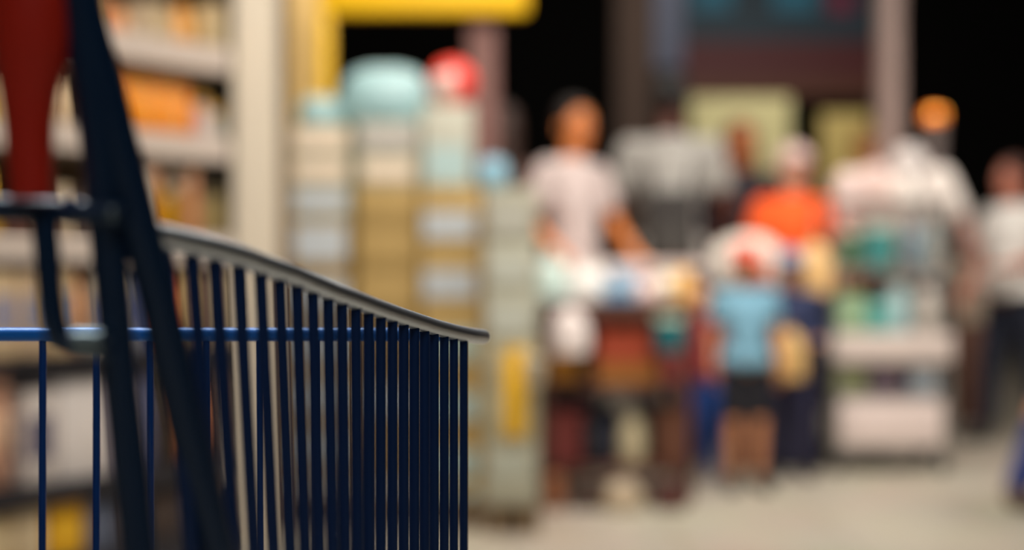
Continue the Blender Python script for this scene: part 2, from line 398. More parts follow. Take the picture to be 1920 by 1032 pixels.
rows = [
 (1.64, [(-60, -5, 'carton', .20, (200, 150, 90), None), (0, 50, 'carton', .17, (150, 96, 60), None), (55, 105, 'pouch', .18, (214, 170, 120), None), (110, 160, 'pouch', .17, (200, 160, 120), None), (165, 206, 'carton', .22, (120, 90, 60), (190, 150, 100)), (210, 238, 'pouch', .15, (240, 150, 95), None), (240, 266, 'pouch', .14, (236, 168, 110), (245, 210, 170)),
          (270, 298, 'carton', .18, (196, 172, 140), (220, 200, 170)), (300, 328, 'carton', .18, (196, 170, 130), None), (330, 352, 'pouch', .17, (214, 190, 150), None), (354, 384, 'pouch', .19, (236, 160, 60), (245, 190, 110)), (386, 408, 'carton', .20, (200, 170, 120), None), (409, 436, 'carton', .22, (196, 172, 134), (210, 190, 150))]),
 (1.34, [(-80, -30, 'carton', .20, (220, 170, 110), None), (-25, 28, 'carton', .12, (240, 190, 40), (240, 210, 100)), (34, 80, 'carton', .19, (232, 205, 165), None), (84, 128, 'pouch', .20, (232, 200, 160), None), (132, 175, 'pouch', .19, (220, 190, 150), None), (180, 226, 'carton', .12, (50, 34, 28), None),
          (234, 258, 'pouch', .235, (255, 150, 24), (255, 170, 60)), (259, 284, 'pouch', .24, (255, 164, 30), None), (285, 310, 'pouch', .24, (255, 172, 60), (255, 190, 90)), (311, 336, 'pouch', .235, (255, 158, 36), None), (337, 361, 'pouch', .235, (255, 172, 60), (255, 200, 120)), (362, 385, 'pouch', .23, (255, 152, 34), None),
          (388, 412, 'jar', .20, (226, 200, 196), None), (414, 438, 'jar', .17, (200, 196, 180), None)]),
 (1.0, [(-70, -25, 'jar', .22, (236, 200, 130), None), (-20, 24, 'jar', .24, (230, 180, 60), None), (28, 78, 'carton', .16, (96, 54, 38), None), (84, 120, 'carton', .17, (120, 86, 60), None), (126, 165, 'pouch', .20, (225, 200, 165), None), (170, 222, 'carton', .20, (90, 70, 60), None),
        (226, 258, 'pouch', .24, (210, 180, 150), None), (262, 290, 'carton', .27, (216, 196, 176), None), (294, 322, 'jar', .28, (196, 130, 20), (238, 176, 140)), (324, 345, 'jar', .22, (220, 160, 24), (226, 190, 140)), (347, 368, 'jar', .26, (150, 110, 50), (200, 180, 160)), (370, 392, 'jar', .29, (226, 160, 116), (240, 180, 140)), (394, 414, 'bottle', .24, (140, 116, 70), None), (416, 438, 'bottle', .26, (170, 150, 100), None)]),
 (.70, [(-70, -15, 'carton', .25, (222, 190, 150), (150, 150, 176)), (-10, 48, 'carton', .255, (224, 194, 152), (150, 150, 176)), (52, 98, 'carton', .25, (216, 186, 150), (140, 144, 170)), (102, 145, 'carton', .26, (214, 184, 140), (130, 136, 160)), (150, 190, 'pouch', .24, (220, 160, 110), None), (195, 235, 'carton', .24, (196, 180, 160), (110, 114, 150)), (240, 275, 'carton', .25, (140, 140, 150), (70, 80, 130)), (280, 315, 'carton', .24, (60, 70, 110), None), (320, 350, 'pouch', .24, (206, 90, 40), (230, 150, 90)), (352, 380, 'carton', .25, (190, 160, 110), None), (382, 408, 'carton', .24, (140, 110, 90), None), (410, 438, 'carton', .25, (180, 160, 130), None)]),
 (.315, [(-75, -20, 'pouch', .33, (232, 170, 130), None), (-15, 50, 'pouch', .345, (244, 184, 150), (250, 206, 170)), (56, 118, 'carton', .28, (226, 214, 206), (80, 78, 108)), (122, 216, 'carton', .30, (240, 230, 224), None), (222, 256, 'carton', .30, (150, 140, 150), None), (262, 300, 'carton', .30, (90, 92, 120), None), (304, 330, 'bottle', .27, (60, 50, 46), None), (334, 358, 'bottle', .28, (60, 46, 40), None), (362, 386, 'pouch', .27, (220, 140, 76), None), (390, 412, 'pouch', .26, (206, 134, 84), None), (414, 438, 'carton', .28, (90, 70, 56), None)]),
 (.10, [(-80, -20, 'carton', .165, (226, 196, 140), None), (-15, 40, 'carton', .16, (226, 198, 150), (232, 208, 164)), (44, 98, 'carton', .165, (228, 204, 164), None), (102, 170, 'carton', .165, (244, 180, 24), (250, 192, 40)), (174, 230, 'carton', .15, (96, 104, 124), None), (236, 290, 'carton', .16, (74, 66, 70), None), (295, 345, 'carton', .15, (70, 56, 50), None), (350, 395, 'carton', .155, (80, 70, 72), None), (398, 438, 'carton', .15, (110, 90, 70), None)]),
]
RS = Matrix.Rotation(SR, 3, 'Z')
for z, items in rows:
    for idx, (px0, px1, kind, h, col, band) in enumerate(items):
        ya = -sofx(px0) + .005; yb = -sofx(px1) - .003; wd = yb - ya
        zz = z + (.0181 if z > .2 else .0002); mid = (ya + yb) / 2
        lname = LVN[z]
        lab = '%s %s, %s from the near end of the %s shelf behind the trolley' % (cn(col), {'carton': 'carton', 'pouch': 'packet', 'jar': 'jar', 'bottle': 'bottle'}[kind], NTH[idx], lname)
        grp = 'goods on the %s shelf' % lname
        def wp(dx): return SO + RS @ Vector((-dx, mid, zz))
        if kind == 'carton': t = carton('product_carton', lab, 'carton', wp(.155), (.25, wd, h), col, band, rz=SR, group=grp)
        elif kind == 'pouch': t = pouch('product_packet', lab, 'packet', wp(.08), (wd, .09, h), col, band, rz=SR + PI / 2, group=grp)
        elif kind == 'jar':
            r = min(wd / 2, .055); t = jar('product_jar', lab, 'jar', wp(.035 + r), r, h, col, band or (210, 160, 60), group=grp)
        else:
            r = min(wd / 2, .045); t = bottle('product_bottle', lab, 'bottle', wp(.035 + r), r, h, col, (70, 60, 50), group=grp)

# ------------------------------------------------------------------ pallet stacks of boxes behind the trolley's corner
PAL = M('pallet_wood', (120, 100, 74), .8, bump=.3)
def pallet(x0, x1, y0, y1, label):
    t = thing('pallet', label, 'pallet', ((x0 + x1) / 2, (y0 + y1) / 2, 0), 0, 'wooden pallets'); wx = x1 - x0; wy = y1 - y0
    for i in range(3): MB().box(((i - 1) * (wx / 2 - .05), 0, .045), (.09, wy, .09), bev=.004).build('bearer', PAL, t, smooth=False)
    m = MB()
    n = 6
    for i in range(n): m.box((0, -wy / 2 + wy * (i + .5) / n, .10), (wx, wy / n * .78, .02), bev=.002)
    m.build('deck_boards', PAL, t, smooth=False)
pallet(-.905, -.12, 5.33, 5.85, 'wooden pallet under the cardboard box stacks')
pallet(-.105, .105, 5.2, 5.6, 'small wooden pallet under the pale wrapped stack')
TAN = (176, 146, 88); TAN2 = (158, 130, 78); CR = (232, 212, 188); WB = (190, 196, 200); PB = (176, 202, 200); GRN = (170, 165, 140)
def case(px0, px1, z0, z1, D, dep, col, lab_col, label, group, lr=(.12, .88, .2, .8), name='cardboard_box'):
    xa = (px0 - 960) / F * D + .002; xb = (px1 - 960) / F * D - .002
    t = thing(name, label, 'box', ((xa + xb) / 2, D + dep / 2, z0), 0, group)
    wx = xb - xa; h = z1 - z0 - .001
    MB().box((0, 0, h / 2), (wx, dep, h), bev=.004).build('carton', M('board_%d_%d_%d' % col, col, .75), t)
    MB().box((0, 0, h + .0004), (.04, dep * .98, .0008)).build('packing_tape', M('tape', (176, 150, 100), .3), t)
    if lab_col:
        MB().b2((-wx / 2 + wx * lr[0], -dep / 2 - .0015, h * lr[2]), (-wx / 2 + wx * lr[1], -dep / 2, h * lr[3])).build('paper_label', M('board_%d_%d_%d' % lab_col, lab_col, .6), t)
def zpx(py, D): return CH + (HZ - py) / F * D
D1 = 5.35
# stack one (left): boundaries in rows
def stack(px0, px1, D, dep, bounds, cols, labs, where, z_end=.111, lr=None):
    zs = [zpx(b, D) for b in bounds]; zs = [z for z in zs if z > z_end + .05] + [z_end]
    for i in range(len(zs) - 1):
        col = cols[min(i, len(cols) - 1)]; lb = labs[i] if i < len(labs) else None
        txt = '%s box%s, %s down the %s' % ({TAN: 'tan', TAN2: 'brown', CR: 'cream', PB: 'pale blue', GRN: 'greenish grey'}.get(col, 'grey'), (' with a %s label' % ('cream' if lb == CR else 'white')) if lb else '', NTH[i] if i else 'first', where)
        case(px0, px1, zs[i + 1], zs[i], D, dep, col, lb, txt, 'boxes in the ' + where, lr or (.1, .9, .22, .82))
stack(545, 655, D1, .30, [235, 295, 350, 412, 515, 610, 705, 800, 895, 960], [GRN, GRN, GRN, TAN2, TAN2, TAN, TAN], [CR, CR, WB, WB, WB, WB, WB, WB, WB], 'leftmost box stack', lr=(.05, .95, .25, .92))
stack(668, 786, D1 + .03, .30, [228, 290, 350, 432, 515, 610, 705, 800, 895, 960], [(176, 172, 158), GRN, TAN, TAN, TAN, TAN2], [(186, 180, 172), CR, None, None, None, None, WB, None, WB], 'second box stack')
stack(789, 903, D1 - .02, .30, [352, 460, 572, 690, 800, 905, 960], [TAN], [WB, WB, (178, 200, 190), PB, PB, PB], 'third box stack', lr=(.03, .90, .12, .58))
# pale carton block on stack three
case(790, 886, zpx(352, D1), zpx(196, D1), D1, .24, (188, 186, 170), (176, 200, 198), 'tall pale grey carton on top of the third box stack', 'boxes in the third box stack', (.1, .95, .06, .5))
# pale wrapped stack
DW = 5.2
wr = [(352, 455, (172, 168, 148), (186, 184, 170)), (455, 545, (184, 182, 162), (196, 198, 184)), (545, 640, (178, 176, 156), (196, 198, 184)), (640, 735, (180, 172, 142), None), (735, 830, (176, 170, 140), None), (830, 905, (176, 172, 150), (186, 190, 174)), (905, 947, (170, 168, 148), None)]
for i, (a, b, col, lb) in enumerate(wr):
    case(908, 1010, max(.112, zpx(b, DW)), zpx(a, DW), DW, .36, col, lb, 'pale grey green carton, %s from the top of the pale stack beside the display table' % (NTH[i]), 'cartons in the pale stack', (.1, .85, .15, .75), 'pale_carton')
# yellow sign hanging on the pale stack
t = thing('shelf_sign', 'tall yellow price placard hanging on the pale carton stack', 'sign', W(966, 820, DW - .012))
YEL = M('yellow_placard', (246, 190, 20), .5)
MB().b2((-.043, -.003, 0), (.040, .003, .325), .002).build('board', YEL, t)
MB().b2((-.03, -.02, .31), (-.02, .012, .335)).build('hook', STEEL, t); 
t = tub('paper_tub', 'pale beige round tub clipped beside the yellow placard', 'tub', W(1000, 722, 5.12), .042, .10, (198, 186, 160), (206, 196, 176))
# bundles on top of the stacks
def bundle(label, c, d, col, seed=0):
    t = thing('wrapped_bundle', label, 'bundle', c); mb = MB(); n = 28; rings = [(.90, 0), (1, .12), (1.0, .45), (.93, .72), (.74, .90), (.42, .985), (.1, 1.0)]
    vv = []; ff = []
    for i, (r, z) in enumerate(rings):
        for j in range(n):
            th = 2 * PI * j / n; ct, st = math.cos(th), math.sin(th); q = 1 + .025 * math.sin(5 * th + i + seed)
            vv.append((d[0] / 2 * r * q * math.copysign(abs(ct) ** .6, ct), d[1] / 2 * r * q * math.copysign(abs(st) ** .6, st), d[2] * z))
    for i in range(len(rings) - 1):
        for j in range(n): ff.append((i * n + j, i * n + (j + 1) % n, (i + 1) * n + (j + 1) % n, (i + 1) * n + j))
    ff.append(tuple(range(n))[::-1]); ff.append(tuple((len(rings) - 1) * n + j for j in range(n)))
    mb.add(vv, ff); m = M('bag_%d_%d_%d' % col, col, .35, bump=.25); mb.build('wrapping', m, t)
    MB().box((0, 0, d[2] * .36), (d[0] * 1.03, d[1] * .5, .012), bev=.003).build('strap', M('strap_grey', (190, 205, 205), .5), t)
bundle('pale blue rounded bundle on top of the leftmost box stack', (W(592, 235, D1).x, D1 + .15, zpx(235, D1) + .0015), (.170, .24, .118), (150, 184, 186), 1)
bundle('large pale blue domed bundle wrapped in film on top of the second box stack', (W(716, 228, D1).x, D1 + .17, zpx(228, D1) + .0015), (.35, .26, .225), (150, 184, 186), 2)
bundle('small light blue bundle beside the tall pale carton', (W(908, 352, D1).x + .03, D1 + .10, zpx(352, D1) + .0015), (.125, .16, .118), (124, 168, 188), 3)
# beach ball
bt = thing('beach_ball', 'red ball with a white panel on top of the tall pale carton', 'ball', (W(846, 0, D1).x, D1 + .12, zpx(196, D1)))
R_ = Matrix.Rotation(.7, 3, 'Y')
MB().ell((0, 0, .0935), (.092, .092, .092), n=32, m=20).build('ball', M('ball_red', (235, 60, 50), .35), bt)
mbp = MB(); vv = []; ff = []
for i in range(9):
    for j in range(9):
        u = -.75 + 1.5 * i / 8; v = -.9 + 1.5 * j / 8
        d = Vector((math.sin(u) * math.cos(v) * .9 - .48, -math.cos(u) * math.cos(v), math.sin(v) * .9 - .22)).normalized()
        vv.append(Vector((0, 0, .0935)) + d * .0928)
for i in range(8):
    for j in range(8): ff.append((i * 9 + j, i * 9 + j + 1, (i + 1) * 9 + j + 1, (i + 1) * 9 + j))
mbp.add(vv, ff); mbp.build('white_panel', M('ball_white', (244, 214, 206), .35), bt)

# ------------------------------------------------------------------ yellow gantry sign and posts
DG = 6.6
g = thing('gantry_sign', 'bright yellow overhead sign board above the box stacks', 'sign', (W(790, 0, DG).x, DG, 0))
gx = W(790, 0, DG).x
YG = M('gantry_yellow', (250, 196, 16), .45)
def gb(mb, name, m):
    mb.v = [tuple(Vector(v) - Vector((gx, DG, 0))) for v in mb.v]; mb.build(name, m, g)
xr = W(990, 0, DG).x; xl = W(604, 0, DG).x; zb = zpx(28, DG)
gb(MB().b2((xl, DG - .04, zb), (xr, DG + .04, zb + .42), .02), 'sign_board', YG)
gb(MB().b2((xl - .01, DG - .03, 0), (xl + .045, DG + .03, zb + .40), .006), 'yellow_post', YG)
gb(MB().b2((W(876, 0, DG).x, DG + .05, 0), (W(932, 0, DG).x, DG + .12, zb + .5), .008), 'brown_post', M('brown_post', (116, 76, 68), .6))
t = tag(MB().b2((W(535, 0, 7.2).x, 7.2, 0), (W(598, 0, 7.2).x, 7.35, 3.2), .01).build('tan_banner_stand', M('tan_panel', (236, 196, 120), .6)), 'tan upright board beside the yellow post', 'board')

# far signs
t = thing('hoarding', 'large dark poster board with blue top and dark red band high on the far side', 'poster board', (2.2, 12.4, 0))
def rel(mb, name, m, t, **k):
    mb.v = [tuple(Vector(v) - t.location) for v in mb.v]; return mb.build(name, m, t, **k)
DH = 12.4
rel(MB().b2((W(1280, 0, DH).x, DH, zpx(76, DH)), (W(1640, 0, DH).x, DH + .06, zpx(-60, DH))), 'blue_field', M('hoard_blue', (22, 52, 68), .6), t)
rel(MB().b2((W(1280, 0, DH).x, DH, zpx(148, DH)), (W(1640, 0, DH).x, DH + .06, zpx(76, DH))), 'red_field', M('hoard_red', (84, 16, 20), .6), t)
rel(MB().b2((W(1280, 0, DH).x, DH, zpx(182, DH)), (W(1640, 0, DH).x, DH + .06, zpx(148, DH))), 'brown_field', M('hoard_brown', (92, 44, 16), .6), t)
rel(MB().b2((W(1300, 0, DH).x, DH - .01, zpx(18, DH)), (W(1372, 0, DH).x, DH, zpx(-30, DH))), 'cyan_patch', M('hoard_cyan', (30, 120, 150), .6), t)
rel(MB().b2((W(1450, 0, DH).x, DH - .01, zpx(20, DH)), (W(1530, 0, DH).x, DH, zpx(-30, DH))), 'cyan_patch', M('hoard_cyan', (30, 120, 150), .6), t)
rel(MB().b2((W(1552, 0, DH).x, DH - .01, zpx(24, DH)), (W(1600, 0, DH).x, DH, zpx(-20, DH))), 'pink_patch', M('hoard_pink', (130, 30, 70), .6), t)
for x in (1300, 1620): rel(MB().b2((W(x, 0, DH).x - .03, DH + .06, 0), (W(x, 0, DH).x + .03, DH + .12, 3.4)), 'post', dark, t)
DN = 9.5
t = thing('notice_board', 'pale yellow green poster panel behind the brown haired shopper', 'poster panel', (W(1390, 0, DN).x, DN, 0))
rel(MB().b2((W(1294, 0, DN).x, DN, zpx(400, DN)), (W(1482, 0, DN).x, DN + .03, zpx(182, DN)), .004), 'panel', M('pale_panel', (214, 206, 150), .6), t)
for x in (1300, 1474): rel(MB().b2((W(x, 0, DN).x - .02, DN + .03, 0), (W(x, 0, DN).x + .02, DN + .07, zpx(190, DN))), 'post', dark, t)
t = thing('notice_board', 'smaller olive yellow panel between the pale poster and the grey pole', 'poster panel', (W(1590, 0, DN).x, DN, 0))
rel(MB().b2((W(1540, 0, DN).x, DN, zpx(400, DN)), (W(1632, 0, DN).x, DN + .03, zpx(212, DN)), .004), 'panel', M('olive_panel', (186, 164, 92), .6), t)
for x in (1550, 1622): rel(MB().b2((W(x, 0, DN).x - .02, DN + .03, 0), (W(x, 0, DN).x + .02, DN + .07, zpx(220, DN))), 'post', dark, t)
DP = 7.9
t = thing('steel_pole', 'tall pinkish grey pole rising behind the rolling rack', 'pole', (W(1667, 0, DP).x, DP, 0))
PG = M('pole_grey', (164, 140, 132), .45)
MB().lathe([(.076, 0), (.076, 5.19)], n=28).build('shaft', PG, t)
MB().lathe([(.14, 0), (.14, .012), (.09, .02)], n=28).build('base_plate', PG, t)
DB = 9.0
t = thing('hanging_banner', 'narrow bluish grey banner hanging from the dark ceiling', 'banner', (W(1253, 0, DB).x, DB, zpx(128, DB)))
MB().b2((-.095, -.006, 0), (.095, .006, .75), .003).build('cloth', M('banner_grey_blue', (92, 98, 118), .7), t)
MB().tube([(-.10, 0, .75), (.10, 0, .75)], .01).build('top_rod', STEEL, t)
for x in (-.08, .08): MB().tube([(x, 0, .75), (x, 0, 5.2 - zpx(128, DB))], .003, 6).build('hanging_wire', STEEL, t)
# orange lamp on its post
DL = 8.6
lp = W(1751, 216, DL)
t = thing('signal_lamp', 'glowing orange checkout lamp on a short grey post', 'lamp', (lp.x, DL, 0))
MB().lathe([(.012, 0), (.052, .002), (.064, .018), (.066, .040), (.052, .064), (.028, .076), (.004, .079)], n=28).build('lamp_dome', mat('lamp_glow', (1.0, .24, .02), .3, emit=1.15), t).location = (0, 0, lp.z - .040)
for a, r in ((0, .012), (2.1, .012), (4.2, .012)):
    MB().ell((math.cos(a) * .035, -abs(math.sin(a)) * .03 - .038, lp.z + .012), (r, r, .010)).build('bulb', mat('bulb_glow', (1.0, .45, .08), .3, emit=9), t)
MB().lathe([(.05, 0), (.052, lp.z - .12), (.060, lp.z - .115), (.060, lp.z - .041)], n=20).build('post', M('lamp_post_grey', (150, 134, 130), .6), t)

# ------------------------------------------------------------------ people
def blob(name, mb, m, parent, vox=.008, sm=4):
    me = bpy.data.meshes.new('tmp'); me.from_pydata([Vector(v) for v in mb.v], [], mb.f)
    b = bmesh.new(); b.from_mesh(me); bmesh.ops.recalc_face_normals(b, faces=b.faces); b.to_mesh(me); b.free()
    o = bpy.data.objects.new('tmp', me); C.objects.link(o)
    r = o.modifiers.new('r', 'REMESH'); r.mode = 'VOXEL'; r.voxel_size = vox; r.adaptivity = 0
    s = o.modifiers.new('s', 'SMOOTH'); s.factor = .5; s.iterations = sm
    bpy.context.view_layer.update()
    dg = bpy.context.evaluated_depsgraph_get()
    out = bpy.data.meshes.new_from_object(o.evaluated_get(dg))
    bpy.data.objects.remove(o); bpy.data.meshes.remove(me)
    out.name = name; out.materials.clear(); out.materials.append(m)
    for p in out.polygons: p.use_smooth = True
    q = bpy.data.objects.new(name, out); C.objects.link(q); q.parent = parent
    return q
EYE = M('eye_white', (225, 222, 215), .3); IRIS = M('iris_brown', (40, 26, 18), .3); LIP = M('lip', (150, 74, 62), .5)
def hand(mb, wr, d, s, side_, curl=.5):
    """palm, four fingers and a thumb from wrist wr along direction d"""
    d = Vector(d).normalized()
    ref = Vector((0, -1, 0)) if abs(d.z) > .6 else Vector((0, 0, -1))
    nrm = Vector((-side_, 0, 0)) if abs(d.z) > .6 else Vector((0, 0, -1))   # palm normal
    nrm = (nrm - d * nrm.dot(d)).normalized(); lat = d.cross(nrm).normalized()
    if lat.dot(Vector((0, -1, 0)) if abs(d.z) > .6 else Vector((-side_, 0, 0))) < 0: lat = -lat   # thumb side
    R = Matrix((lat, nrm, d)).transposed()
    mb.ell(wr + d * .045 * s, (.040 * s, .017 * s, .052 * s), R)
    for i, L in enumerate((.070, .078, .072, .056)):
        b = wr + d * .082 * s + lat * (.031 - .0205 * i) * s
        k1 = b + (d * math.cos(curl * .5) + nrm * math.sin(curl * .5) + lat * (.10 - .07 * i)) * L * .5 * s
        k2 = k1 + (d * math.cos(curl * 1.5) + nrm * math.sin(curl * 1.5)) * L * .5 * s
        mb.cap(b - d * .012 * s, .0088 * s, k1, .0080 * s, 8); mb.cap(k1, .0080 * s, k2, .0068 * s, 8)
    b = wr + d * .030 * s + lat * .030 * s; k1 = b + (lat * .7 + d * .7 + nrm * .2).normalized() * .036 * s
    k2 = k1 + (lat * .25 + d * .9 + nrm * .35).normalized() * .028 * s
    mb.cap(b, .012 * s, k1, .0095 * s, 8); mb.cap(k1, .0095 * s, k2, .008 * s, 8)
def person(label, loc, rz, H, skin, hair, top, bottom, shoes=(40, 36, 36), sleeve='short', shorts=False, hairstyle='short', lean=0, head_turn=0, head_drop=0,
           arms=None, stride=0, bulk=1.0, hat=None, child=False, cat='person', z=0, armsleeve=None):
    s = H / 1.72
    t = thing('person', label, cat, (loc[0], loc[1], z), rz)
    SK = M('skin_%d_%d_%d' % skin, skin, .55, var=.06); hs = 1.22 if child else 1.0
    lm = Matrix.Rotation(lean, 3, 'X')
    hip = Vector((0, 0, .93))
    def U(p):  # upper body point through the forward lean (towards -Y)
        return (hip + lm @ (Vector(p) - hip)) * s
    def L(p): return Vector(p) * s
    Ru = lm
    AR = {'down': ((.235, .03, 1.13), (.245, -.03, .885), (0, -.1, -1)),
          'bent': ((.24, .06, 1.13), (.17, -.20, 1.07), (-.25, -1, .05)),
          'reach': ((.25, -.08, 1.17), (.19, -.32, 1.10), (-.1, -1, -.15)),
          'low': ((.25, -.03, 1.14), (.22, -.17, .94), (0, -.5, -.9)),
          'hip': ((.33, .08, 1.16), (.21, -.03, 1.0), (-.7, -.5, -.6))}
    arms = arms or ('down', 'down')
    body = MB(); shirt = MB(); tr = MB(); b = bulk
    # torso
    body.ell(U((0, 0, .95)), (.155 * s * b, .105 * s * b, .12 * s), Ru); body.cap(U((0, 0, .98)), .115 * s * b, U((0, 0, 1.22)), .118 * s * b)
    body.ell(U((0, 0, 1.27)), (.160 * s * b, .105 * s * b, .19 * s), Ru); body.cap(U((-.15, 0, 1.39)), .05 * s, U((.15, 0, 1.39)), .05 * s)
    hd = Vector((0, -.02 - .10 * head_drop, 1.605 - .05 * head_drop)); nk = Vector((0, .01, 1.42))
    body.cap(U(nk), .056 * s, U(hd + Vector((0, .01, -.07))), .050 * s)
    shirt.ell(U((0, 0, .955)), (.188 * s * b, .140 * s * b, .085 * s), Ru); shirt.ell(U((0, 0, .915)), (.188 * s * b, .138 * s * b, .040 * s), Ru); shirt.cap(U((0, 0, 1.0)), .138 * s * b, U((0, 0, 1.22)), .138 * s * b)
    shirt.ell(U((0, 0, 1.27)), (.180 * s * b, .128 * s * b, .195 * s), Ru); shirt.cap(U((-.155, 0, 1.385)), .063 * s, U((.155, 0, 1.385)), .063 * s)
    shirt.ell(U((0, .005, 1.435)), (.085 * s, .075 * s, .035 * s), Ru)
    # head
    Rh = Ru @ Matrix.Rotation(head_turn, 3, 'Z') @ Matrix.Rotation(min(head_drop * .9, .9), 3, 'X')
    hc = U(hd); q = s * hs
    def Hh(p): return hc + Rh @ (Vector(p) * q)
    body.ell(Hh((0, .012, .022)), (.076 * q, .092 * q, .090 * q), Rh); body.ell(Hh((0, -.022, -.045)), (.058 * q, .064 * q, .066 * q), Rh)
    body.ell(Hh((0, -.098, -.018)), (.013 * q, .020 * q, .020 * q), Rh); body.cap(Hh((0, -.086, .02)), .010 * q, Hh((0, -.100, -.016)), .012 * q, 8)
    body.ell(Hh((0, -.080, -.092)), (.022 * q, .016 * q, .016 * q), Rh)
    for sd in (-1, 1): body.ell(Hh((.078 * sd, .010, -.010)), (.012 * q, .020 * q, .032 * q), Rh)
    # arms
    for sd, a in ((-1, arms[0]), (1, arms[1])):
        e, w_, hd_ = AR[a] if isinstance(a, str) else a
        f = lambda p: Vector((p[0] * sd, p[1], p[2]))
        sh_ = U((.178 * sd, 0, 1.385)); el = U(f(e)); wr = U(f(w_)); dd = Ru @ f(hd_)
        body.cap(sh_, .050 * s, el, .038 * s); body.cap(el, .038 * s, wr, .026 * s); hand(body, wr, dd, s, sd)
        sl = armsleeve[0 if sd < 0 else 1] if armsleeve else sleeve
        if sl == 'long': shirt.cap(sh_, .064 * s, el, .052 * s); shirt.cap(el, .052 * s, el.lerp(wr, .93), .038 * s)
        elif sl == 'short': shirt.cap(sh_, .066 * s, sh_.lerp(el, .58), .060 * s)
    # legs
    for sd in (-1, 1):
        st = stride * sd
        h_ = L((.088 * sd, 0, .90)); kn = L((.098 * sd, -.02 + st * .6, .49)); an = L((.100 * sd, .02 + st * 1.2, .085)); toe = L((.118 * sd, -.13 + st * 1.2, .035))
        body.cap(h_, .082 * s * b, kn, .052 * s); body.cap(kn, .050 * s, an, .036 * s); body.ell(kn.lerp(an, .3) + Vector((0, .012 * s, 0)), (.05 * s, .055 * s, .10 * s))
        body.cap(an + Vector((0, .01, -.03 * s)), .035 * s, toe, .026 * s)
        tr.cap(h_, .090 * s * b, kn if not shorts else h_.lerp(kn, .82), .070 * s)
        if not shorts: tr.cap(kn, .068 * s, kn.lerp(an, .93), .056 * s)
        so = MB(); dr = (toe - an); dr.z = 0; dr.normalize(); Rz = Matrix.Rotation(math.atan2(dr.y, dr.x) + PI / 2, 3, 'Z')
        cc = (an + toe) / 2; cc.z = .045 * s
        so.ell(cc + dr * .01, (.048 * s, .135 * s, .045 * s), Rz); so.ell(an + Vector((0, .0, -.015 * s)), (.046 * s, .055 * s, .055 * s), Rz)
        so.v = [(v[0], v[1], max(v[2], .001)) for v in so.v]
        so.build('shoe', M('shoe_%d_%d_%d' % shoes, shoes, .5), t)
    tr.ell(L((0, 0, .95)), (.166 * s * b, .122 * s * b, .095 * s))
    blob('body', body, SK, t, .0075 if s > .7 else .006, 3)
    blob('shirt', shirt, M('cloth_%d_%d_%d' % top, top, .8, bump=.2), t, .010, 3)
    blob('shorts' if shorts else 'trousers', tr, M('cloth_%d_%d_%d' % bottom, bottom, .85, bump=.2), t, .010, 3)
    # face details
    for sd in (-1, 1):
        e = MB().ell(Hh((.031 * sd, -.083, .012)), (.012 * q, .006 * q, .0065 * q), Rh, 12, 8).build('eye', EYE, t)
        MB().ell(Hh((.031 * sd, -.0878, .012)), (.006 * q, .0028 * q, .006 * q), Rh, 10, 6).build('iris', IRIS, e)
    MB().ell(Hh((0, -.084, -.055)), (.022 * q, .007 * q, .007 * q), Rh, 12, 6).build('mouth', LIP, t)
    # hair
    hm = M('hair_%d_%d_%d' % hair, hair, .55, bump=.5, scale=60)
    hb = MB(); hb.ell(Hh((0, .028, .042)), (.088 * q, .094 * q, .090 * q), Rh)
    for sd in (-1, 1): hb.ell(Hh((.062 * sd, .035, -.005)), (.028 * q, .055 * q, .06 * q), Rh)
    if hairstyle == 'long':
        hb.cap(Hh((0, .065, .0)), .070 * q, Hh((0, .075, -.16)), .062 * q)
        for sd in (-1, 1): hb.cap(Hh((.07 * sd, .02, .01)), .028 * q, Hh((.075 * sd, .03, -.15)), .024 * q)
    if hairstyle == 'bun': hb.ell(Hh((0, .125, .04)), (.045 * q, .04 * q, .045 * q), Rh)
    blob('hair', hb, hm, t, .008, 2)
    if hat:
        c = MB(); c.ell(Hh((0, .018, .060)), (.094 * q, .106 * q, .080 * q), Rh)
        c.cap(Hh((-.04, -.11, .045)), .012 * q, Hh((.04, -.11, .045)), .012 * q); c.ell(Hh((0, -.10, .045)), (.07 * q, .07 * q, .010 * q), Rh)
        blob('cap', c, M('cloth_%d_%d_%d' % hat, hat, .7), t, .007, 2)
    return t
def X(px, D): return (px - 960) / F * D

# young woman with the lit face
person('dark haired woman in a pale pinkish white top, face turned aside, behind the display table', (X(1075, 6.75), 6.78), .85, 1.76, (212, 124, 62), (30, 17, 12), (204, 186, 182), (40, 36, 44),
       hairstyle='bun', arms=(((.25, .06, 1.16), (.15, -.12, .95), (.1, -.5, -.8)), ((.24, -.06, 1.15), (.17, -.24, 1.0), (-.2, -.9, -.3))), head_turn=-.35, bulk=.88)
# man in grey
tm = person('dark haired man in a light grey shirt, seen from behind with a dark backpack', (X(1257, 7.15), 7.15), PI - .1, 1.93, (86, 42, 28), (12, 9, 8), (164, 160, 154), (50, 46, 46),
       arms=('low', 'low'), bulk=.92)
bp = MB(); bp.box((0, .17, 1.17), (.25, .12, .36), bev=.045)
bpk = thing('backpack', 'dark charcoal backpack on the back of the man in grey', 'backpack', tm.location, PI - .1)
bp.build('bag', M('backpack_cloth', (52, 48, 46), .85, bump=.3), bpk)
MB().box((0, .24, 1.08), (.18, .035, .17), bev=.015).build('front_pocket', M('backpack_pocket', (66, 62, 58), .85), bpk)
for sx_ in (-.10, .10): MB().tube([(sx_, .13, 1.34), (sx_ * 1.15, .06, 1.52), (sx_ * 1.15, -.05, 1.51), (sx_ * 1.2, -.155, 1.38), (sx_ * 1.25, -.135, 1.15), (sx_ * 1.1, .10, 1.02)], .014, 8, sx=1.8).build('strap', M('backpack_pocket', (66, 62, 58), .85), bpk)
